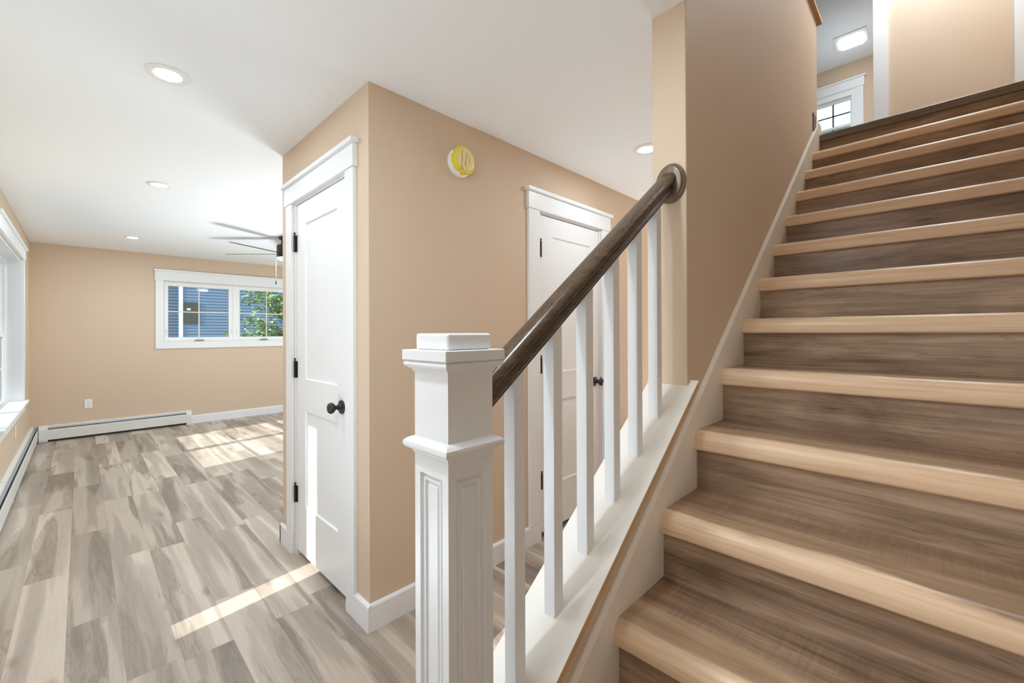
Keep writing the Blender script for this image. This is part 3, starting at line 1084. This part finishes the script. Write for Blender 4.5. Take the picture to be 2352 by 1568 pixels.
mb.sqloft([(hw - 0.001, 1.227), (hw + 0.0015, 1.229), (hw + 0.004, 1.233), (hw + 0.0045, 1.2352), (hw + 0.0085, 1.2357), (hw + 0.0095, 1.2385), (hw + 0.0130, 1.239), (hw + 0.015, 1.243), (hw + 0.0145, 1.247), (hw + 0.011, 1.2505), (hw - 0.001, 1.2505)], NX, NY)
mb.build('cap_moulding', WHITE, newel, smooth=32)
mb = MB()
mb.sqloft([(0.0680, 1.2505), (0.0680, 1.2695)], NX, NY)
mb.build('cap_plate', WHITE, newel, bevel=0.0015)
mb = MB()
mb.sqloft([(0.0500, 1.2695), (0.0500, 1.299)], NX, NY)
mb.build('cap_block', WHITE, newel, bevel=0.005, seg=4)

# six square balusters
RB = lambda y: 0.727 + 0.745 * y            # underside of the handrail
ordn = ['first white square baluster, next to the newel post', 'second white baluster counted up from the newel post',
        'third white baluster counted up from the newel post', 'fourth white baluster, third down from the wall end',
        'fifth white baluster, second down from the wall end', 'topmost white baluster, nearest the wall end']
for k in range(6):
    yb0 = 0.634 + 0.1300 * k
    hb = 0.0158
    mb = MB()
    a, b = yb0, yb0 + 2 * hb
    mb.loft([[(XB - hb, a, CAP(a)), (XB + hb, a, CAP(a)), (XB + hb, b, CAP(b)), (XB - hb, b, CAP(b))],
             [(XB - hb, a, RB(a) - 0.0008), (XB + hb, a, RB(a) - 0.0008), (XB + hb, b, RB(b) - 0.0008), (XB - hb, b, RB(b) - 0.0008)]])
    o = mb.build('baluster', WHITE, bevel=0.0012, origin=(XB, a + hb, CAP(a + hb)))
    tag(o, ordn[k], 'baluster', 'square balusters between knee wall cap and handrail')

rail = thing('handrail', (XB, 0.98, RB(0.98)), 'dark stained oak handrail sloping from newel post up to the wall end', 'handrail')
half = [(0.000, 0.0), (0.0170, 0.0), (0.0185, 0.003), (0.0185, 0.008), (0.0215, 0.010), (0.0228, 0.0135), (0.0205, 0.0175), (0.0165, 0.022), (0.0152, 0.028), (0.0180, 0.033),
        (0.0245, 0.037), (0.0292, 0.042), (0.0305, 0.048), (0.0298, 0.054), (0.0265, 0.0600), (0.0215, 0.0650), (0.0165, 0.0680), (0.0085, 0.0692), (0.0, 0.0697)]
prof = half + [(-x, z) for x, z in half[-2:0:-1]]
mb = MB()
sl = 0.745
rings = []
for y in [0.5400 + (1.3995 - 0.5400) * k / 16 for k in range(17)]:
    rings.append([(XB + x, y, RB(y) + z * 1.02) for x, z in prof])
mb.loft(rings)
mb.build('rail', RAIL, rail, smooth=38)
mb = MB()
ro = MB()
zc_ = 1.806
ro.lathe([(0.0, 1.3965), (0.046, 1.3965), (0.0500, 1.3975), (0.0525, 1.4005), (0.053, 1.4045), (0.0550, 1.4070), (0.0595, 1.4095), (0.0620, 1.4140), (0.0620, YW - 0.0005), (0.0, YW - 0.0005)],
         (XB + 0.003, 0, zc_), 'Y', 64, 0.86, 1.10)
ro.build('rosette', ROSE, rail, smooth=35)

# ------------------------------------------------------------------ recessed ceiling lights
can_labels = ['large recessed ceiling light nearest the viewer, above the plank floor', 'middle recessed ceiling light between the near one and the far one',
              'small recessed ceiling light farthest away, near the tan far wall', 'recessed ceiling light in the hall beside the stair wall end']
def make_can():
    root = empty('recessed_light', (0, 0, 0))
    t = MB()
    t.lathe([(0.056, -0.0005), (0.078, -0.0005), (0.0785, -0.0025), (0.076, -0.0045), (0.062, -0.0055), (0.058, -0.0065), (0.056, -0.0050)], (0, 0, 0), 'Z', 48)
    t.build('trim_ring', PLASTIC, root, smooth=40)
    l = MB()
    l.lathe([(0.0, -0.0005), (0.057, -0.0005), (0.057, -0.0045), (0.03, -0.0062), (0.0, -0.0068)], (0, 0, 0), 'Z', 40)
    l.build('lens', LENS, root, smooth=40)
    return root
can0 = make_can()
for i, ((x, y), lab) in enumerate(zip(CANS, can_labels)):
    if i == 0:
        r = can0
    else:
        r = can0.copy()
        COL.objects.link(r)
        for ch_ in can0.children:
            c = ch_.copy()
            COL.objects.link(c)
            c.parent = r
    r.location = (x, y, H)
    tag(r, lab, 'ceiling light', 'recessed ceiling lights of the ground floor')

bl = thing('bathroom_ceiling_light', (-0.73, 7.05, H2), 'square lit ceiling light above the small upstairs window', 'ceiling light')
mb = MB()
mb.box(-0.90, -0.56, 6.90, 7.25, H2 - 0.012, H2 - 0.0005)
mb.build('cover', PLASTIC, bl, bevel=0.004)
mb = MB()
mb.box(-0.845, -0.615, 7.00, 7.24, H2 - 0.03, H2 - 0.012)
mb.build('lens', LENS, bl, bevel=0.006)

# ------------------------------------------------------------------ smoke detector with its yellow dust cover
def detector():
    cx, cy, cz = XC, 1.386, 2.183
    root = thing('smoke_detector', (cx, cy, cz), 'white smoke detector under a yellow plastic dust cover high on the hall wall', 'smoke detector')
    b = MB()
    b.lathe([(0.0, 0.0), (0.073, 0.0), (0.0745, 0.004), (0.073, 0.014), (0.066, 0.020), (0.060, 0.030), (0.0, 0.032)], (cx, cy, cz), 'X', 48)
    b.build('base', PLASTIC, root, smooth=40)
    rings = []
    rnd = random.Random(3)
    n = 56
    wob = [rnd.uniform(-1, 1) for _ in range(n)]
    wob = [(wob[i] * 2 + wob[i - 1] + wob[(i + 1) % n]) / 4 for i in range(n)]
    tilt = lambda t: 0.004 * math.sin(t)
    for r, h, amp in [(0.0620, 0.020, 0.012), (0.0690, 0.024, 0.013), (0.0695, 0.032, 0.008), (0.0685, 0.040, 0.0030), (0.0635, 0.048, 0.0015), (0.0560, 0.052, 0.0010), (0.035, 0.0545, 0.0005), (0.0005, 0.0550, 0.0)]:
        ring = []
        for i in range(n):
            t = 2 * math.pi * i / n
            rr = r + amp * wob[i]
            ring.append((cx + h + amp * 0.5 * wob[(i * 3) % n], cy + 0.006 + rr * math.cos(t), cz + 0.009 + rr * math.sin(t) * 1.04))
        rings.append(ring)
    c = MB()
    c.loft(rings)
    m, nn, bs = new_mat('yellow_dust_cover')
    geo = N(nn, 'ShaderNodeNewGeometry')
    s = N(nn, 'ShaderNodeSeparateXYZ')
    nn.links.new(geo.outputs['Position'], s.inputs[0])
    dy = math_node(nn, 'SUBTRACT', s.outputs[1], cy + 0.006)
    dz = math_node(nn, 'SUBTRACT', s.outputs[2], cz + 0.009)
    rad = math_node(nn, 'SQRT', math_node(nn, 'ADD', math_node(nn, 'MULTIPLY', dy, dy), math_node(nn, 'MULTIPLY', dz, dz)))
    col = ramp(nn, math_node(nn, 'MULTIPLY', rad, 10.0), [(0.52, (0.80, 0.75, 0.36)), (0.60, (0.76, 0.64, 0.04))])
    # faded orange print: uneven upright streaks across the face
    st = noise(nn, comb(nn, math_node(nn, 'MULTIPLY', dy, 60.0), math_node(nn, 'MULTIPLY', dz, 9.0), 3.7), 1.0, 3.0, 0.6, 0.2)
    win = math_node(nn, 'MULTIPLY', math_node(nn, 'LESS_THAN', math_node(nn, 'ABSOLUTE', math_node(nn, 'ADD', dy, -0.004)), 0.036),
                    math_node(nn, 'LESS_THAN', math_node(nn, 'ABSOLUTE', math_node(nn, 'ADD', dz, 0.006)), 0.050))
    pr = math_node(nn, 'MULTIPLY', math_node(nn, 'MULTIPLY', ramp(nn, st, [(0.50, (0, 0, 0)), (0.56, (1, 1, 1))]), win), 0.75)
    col = mixc(nn, pr, col, (0.62, 0.27, 0.10))
    nn.links.new(col, bs.inputs['Base Color'])
    bs.inputs['Roughness'].default_value = 0.35
    c.build('dust_cover', m, root, smooth=50)
detector()

# ------------------------------------------------------------------ outlets and switch
def outlet(name, T, label, cat='outlet'):
    root = thing(name, T(0, 0, 0), label, cat)
    p = MB()
    a, b = T(-0.035, -0.0005, -0.0565), T(0.035, -0.006, 0.0565)
    p.box(*sorted((a[0], b[0])), *sorted((a[1], b[1])), *sorted((a[2], b[2])))
    p.build('plate', PLASTIC, root, bevel=0.002)
    for dz in (-0.02, 0.02):
        q = MB()
        a, b = T(-0.016, -0.006, dz - 0.013), T(0.016, -0.0085, dz + 0.013)
        q.box(*sorted((a[0], b[0])), *sorted((a[1], b[1])), *sorted((a[2], b[2])))
        s = q.build('socket', PLASTIC, root, bevel=0.002)
        h = MB()
        for u in (-0.006, 0.006):
            a, b = T(u - 0.0015, -0.0085, dz - 0.003), T(u + 0.0015, -0.0090, dz + 0.006)
            h.box(*sorted((a[0], b[0])), *sorted((a[1], b[1])), *sorted((a[2], b[2])))
        h.build('slots', DARKGAP, s)
outlet('wall_outlet', lambda u, d, z: (XL - d, 0.062 + u, 0.417 + z), 'white wall outlet on the far tan wall above the baseboard heater')
outlet('wall_outlet', lambda u, d, z: (-5.985 + u, YF - d, 0.405 + z), 'white wall outlet under the tall left window')
sw = MB()
sw.box(XW1 + 0.0005, XW1 + 0.007, 3.560, 3.655, 2.690, 2.815)
sw = sw.build('switch_plate', GREYPLATE, bevel=0.002, origin=(XW1, 3.6, 2.75))
tag(sw, 'dark switch plate on the stair wall near the landing', 'switch plate')

# ------------------------------------------------------------------ baseboard heaters
def heater(name, T, L, label, ends=(True, True), splices=()):
    """T(u, d, z): u along the wall, d out of the wall."""
    root = thing(name, T(L / 2, 0, 0), label, 'baseboard heater')
    def pr(mb, pts, u0, u1):
        mb.loft([[T(u0, d, z) for d, z in pts], [T(u1, d, z) for d, z in pts]])
    b = MB()
    pr(b, [(0.001, 0.02), (0.004, 0.02), (0.004, 0.178), (0.029, 0.174), (0.0315, 0.177), (0.029, 0.187), (0.001, 0.193)], 0, L)
    b.build('back_panel', ENAMEL, root)
    f = MB()
    pr(f, [(0.056, 0.030), (0.060, 0.026), (0.0620, 0.030), (0.0620, 0.138), (0.059, 0.150), (0.0555, 0.150), (0.0575, 0.137), (0.0575, 0.035)], 0, L)
    f.build('front_cover', ENAMEL, root)
    g = MB()
    pr(g, [(0.010, 0.05), (0.052, 0.05), (0.052, 0.146), (0.010, 0.146)], 0.03, L - 0.03)
    g.build('fin_pack', DARKGAP, root)
    d = MB()
    pr(d, [(0.0295, 0.175), (0.0455, 0.158), (0.0470, 0.1595), (0.0315, 0.1765)], 0.02, L - 0.02)
    d.build('damper', FIN, root)
    s = MB()
    pr(s, [(0.002, 0.0), (0.045, 0.0), (0.045, 0.026), (0.002, 0.026)], 0.01, L - 0.01)
    s.build('toe_gap', DARKGAP, root)
    capp = [(0.0, 0.0), (0.064, 0.0), (0.0655, 0.030), (0.0655, 0.140), (0.061, 0.156), (0.026, 0.194), (0.0, 0.196)]
    for on, u0, u1 in ((ends[0], -0.002, 0.06), (ends[1], L - 0.06, L + 0.002)):
        if on:
            c = MB()
            pr(c, capp, u0, u1)
            c.build('end_cap', ENAMEL, root, bevel=0.002)
    for u in splices:
        c = MB()
        pr(c, [(0.0622, 0.022), (0.0645, 0.022), (0.0645, 0.140), (0.060, 0.154), (0.0575, 0.152), (0.0622, 0.138)], u - 0.025, u + 0.025)
        pr(c, [(0.001, 0.194), (0.026, 0.191), (0.026, 0.193), (0.001, 0.196)], u - 0.025, u + 0.025)
        c.build('splice_plate', ENAMEL, root)
    return root
hf = heater('baseboard_heater', lambda u, d, z: (XL + d, -0.36 + u, z), 1.474, 'white baseboard heater along the far wall under the outlet', (False, True))
c = MB()       # corner piece joining the two heaters
c.loft([[(XL + d, y, z) for d, z in [(0.0, 0.004), (0.066, 0.004), (0.068, 0.030), (0.068, 0.142), (0.063, 0.158), (0.027, 0.197), (0.0, 0.199)]] for y in (-0.362, -0.285)])
c.build('corner_cover', ENAMEL, hf, bevel=0.003)
heater('baseboard_heater', lambda u, d, z: (XL + 0.003 + u, YF + d, z), 4.67, 'long white baseboard heater along the left wall under the window', (False, True), (2.66,))

# ------------------------------------------------------------------ ceiling fan
def fan():
    cx, cy = -5.31, 1.665
    root = thing('ceiling_fan', (cx, cy, H), 'black ceiling fan with a lit lamp, half hidden by the closet wall', 'ceiling fan')
    m = MB()
    m.lathe([(0.0, -0.0005), (0.076, -0.0005), (0.078, -0.010), (0.070, -0.026), (0.055, -0.033), (0.0, -0.033)], (cx, cy, H), 'Z', 40)
    m.build('canopy', BLACK, root, smooth=40)
    m = MB()
    m.lathe([(0.0, -0.03), (0.052, -0.03), (0.052, -0.086), (0.0, -0.086)], (cx, cy, H), 'Z', 40)
    m.build('neck', BLACK, root, smooth=40)
    m = MB()
    m.lathe([(0.0, -0.085), (0.070, -0.086), (0.092, -0.094), (0.098, -0.108), (0.098, -0.192), (0.094, -0.194), (0.094, -0.198), (0.098, -0.200), (0.098, -0.236), (0.0, -0.236)], (cx, cy, H), 'Z', 48)
    m.build('motor_housing', BLACK, root, smooth=40)
    l = MB()
    l.lathe([(0.094, -0.236), (0.093, -0.246), (0.080, -0.258), (0.05, -0.266), (0.0, -0.268)], (cx, cy, H), 'Z', 40)
    l.build('lamp', LENS, root, smooth=40)
    ca = math.atan2(f_.y, f_.x) - math.pi / 2        # the camera's right-hand direction in plan
    for k in range(5):
        ang = ca + math.radians(180 + 72 * k)
        dx, dy = math.cos(ang), math.sin(ang)
        px, py = -dy, dx
        b = MB()
        z0 = H - 0.190
        pitch = math.tan(math.radians(10.5))
        rings = []
        for t, wd in [(0.085, 0.030), (0.14, 0.045), (0.20, 0.058), (0.45, 0.062), (0.64, 0.056), (0.675, 0.040)]:
            ring = []
            for s, h in ((-1, -0.0025), (1, -0.0025), (1, 0.0025), (-1, 0.0025)):
                q = s * wd
                ring.append((cx + dx * t + px * q, cy + dy * t + py * q, z0 - q * pitch + h))
            rings.append(ring)
        b.loft(rings)
        b.build('blade', BLACK, root)
    p = MB()
    sx, sy = r_.x * -0.118, r_.y * -0.118
    p.tube([(cx + sx * 0.85, cy + sy * 0.85, H - 0.222), (cx + sx, cy + sy, H - 0.228), (cx + sx, cy + sy, H - 0.50)], 0.0014, 6)
    ch_ = p.build('pull_chain', GREYMETAL, root)
    p = MB()
    p.lathe([(0.0, 0.0), (0.005, -0.002), (0.0065, -0.03), (0.005, -0.042), (0.0, -0.044)], (cx + sx, cy + sy, H - 0.498), 'Z', 12)
    p.build('chain_pull', BLACK, ch_, smooth=40)
    lamp('fan_lamp', (cx, cy, H - 0.272), 9.0, 0.16)
fan()

# ------------------------------------------------------------------ outside
def siding_mat(name, c0, c1):
    m, n, b = new_mat(name)
    geo = N(n, 'ShaderNodeNewGeometry')
    nz = noise(n, geo.outputs['Position'], 30, 3, 0.6)
    n.links.new(mixc(n, nz, c0, c1), b.inputs['Base Color'])
    b.inputs['Roughness'].default_value = 0.7
    return m
SID = siding_mat('blue_lap_siding', (0.085, 0.155, 0.245), (0.115, 0.19, 0.285))
SID_SHADED = siding_mat('shaded_blue_lap_siding', (0.060, 0.105, 0.15), (0.08, 0.13, 0.18))  # same blue siding, darkened to paint in the wing's shade
XN = -12.5
house = thing('neighbour_house', (XN - 2, 2.0, -0.5), 'blue clapboard house outside the far window', 'house')
def lap(mb, y0, y1, x, z0, z1, ex=0.072):
    z = z0
    while z < z1:
        mb.prism([(x, z), (x + 0.016, z), (x + 0.001, z + ex), (x, z + ex)], 'Y', y0, y1)
        z += ex
mb = MB()
mb.box(XN - 5, XN, 1.60, 9.0, -0.6, 5.6)
lap(mb, 1.66, 9.0, XN, -0.5, 5.5)
mb.build('main_wall', SID, house)
mb = MB()
mb.box(XN - 5.5, XN - 0.10, -5.0, 1.60, -0.6, 5.2)
lap(mb, -5.0, 1.60, XN - 0.10, -0.5, 5.1)
mb.build('wing_wall', SID_SHADED, house)
mb = MB()
mb.box(XN, XN + 0.022, 1.605, 1.672, -0.6, 5.6)
mb.build('corner_board', WHITE_VINYL, house)
mb = MB()
mb.box(XN, XN + 0.03, 1.685, 1.985, 1.545, 2.045)
wf = mb.build('window_panel', paint('dark_house_window', (0.045, 0.055, 0.05), 0.15), house)
mb = MB()
mb.box(XN + 0.03, XN + 0.035, 1.745, 1.815, 1.86, 1.90)
mb.build('window_notice', WHITE_VINYL, wf)
mb = MB()
mb.prism([(-5.4, 5.2), (9.4, 5.6), (9.4, 5.8), (-5.4, 5.4)], 'X', XN - 5.6, XN + 0.4)
mb.build('roof', paint('grey_shingle', (0.16, 0.16, 0.17), 0.8), house)

mb = MB()
mb.box(-60, 60, -60, 60, -0.62, -0.60)
gm = paint('grass_ground', (0.30, 0.34, 0.18), 0.9, 0.1, 6)
struct(mb.build('ground_outside', gm))


def leaf_mat():
    m, n, b = new_mat('green_leaves')
    oi = N(n, 'ShaderNodeNewGeometry')
    wn = N(n, 'ShaderNodeTexWhiteNoise', noise_dimensions='1D')
    n.links.new(oi.outputs['Random Per Island'], wn.inputs['W'])
    col = ramp(n, wn.outputs[0], [(0.0, (0.05, 0.11, 0.02)), (0.5, (0.13, 0.24, 0.04)), (1.0, (0.34, 0.42, 0.14))])
    n.links.new(col, b.inputs['Base Color'])
    b.inputs['Roughness'].default_value = 0.5
    b.inputs['Subsurface Weight'].default_value = 0.0
    b.inputs['Transmission Weight'].default_value = 0.0
    return m


def tree():
    root = thing('young_tree', (-10.2, 3.7, -0.6), 'leafy green tree outside the far window in front of the blue house', 'tree')
    rnd = random.Random(11)
    tr = MB()
    tr.tube([(-10.2, 3.75, -0.6), (-10.22, 3.72, 0.8), (-10.2, 3.68, 1.9), (-10.25, 3.7, 3.4)], 0.045, 8)
    br = []
    for (z, y1, z1, x1) in ((1.0, 2.35, 1.60, -10.0), (1.0, 2.60, 1.18, -10.1), (0.9, 2.75, 1.45, -10.35), (1.5, 2.35, 2.05, -10.1), (1.6, 2.55, 2.25, -10.3),
                            (1.7, 2.85, 2.0, -10.0), (1.5, 2.95, 1.78, -10.15), (1.9, 3.0, 2.4, -10.3), (0.8, 2.2, 1.30, -10.2), (1.8, 3.3, 2.7, -10.1), (1.2, 3.2, 1.25, -10.2)):
        p = [(-10.2, 3.68, z), (-10.2 + (x1 + 10.2) * 0.5, (3.68 + y1) / 2, (z + z1) / 2 + 0.08), (x1, y1, z1)]
        tr.tube(p, 0.010, 6)
        br.append(p)
    tr.build('trunk', paint('grey_bark', (0.16, 0.12, 0.09), 0.9, 0.2, 60), root)
    lf = MB()
    for p in br:
        for k in range(190):
            t = rnd.uniform(0.30, 1.04)
            a, b, c = (Vector(q) for q in p)
            pos = (1 - t) ** 2 * a + 2 * t * (1 - t) * b + t * t * c
            pos += Vector((rnd.gauss(0, 0.10), rnd.gauss(0, 0.11), rnd.gauss(0, 0.085)))
            d = Vector((rnd.uniform(-1, 1), rnd.uniform(-1, 1), rnd.uniform(-0.8, 0.3))).normalized()
            s = d.cross(Vector((rnd.uniform(-1, 1), rnd.uniform(-1, 1), 1))).normalized()
            L_, w_ = rnd.uniform(0.065, 0.115), rnd.uniform(0.022, 0.036)
            up = s.cross(d) * 0.006
            q = [pos, pos + d * L_ * 0.45 + s * w_ + up, pos + d * L_, pos + d * L_ * 0.45 - s * w_ + up]
            lf.bm.faces.new([lf.bm.verts.new(v) for v in q])
    o = lf.build('foliage', leaf_mat(), root)
    o['kind'] = 'stuff'
tree()

for o in list(bpy.data.objects):
    if '_o' in o:
        del o['_o']
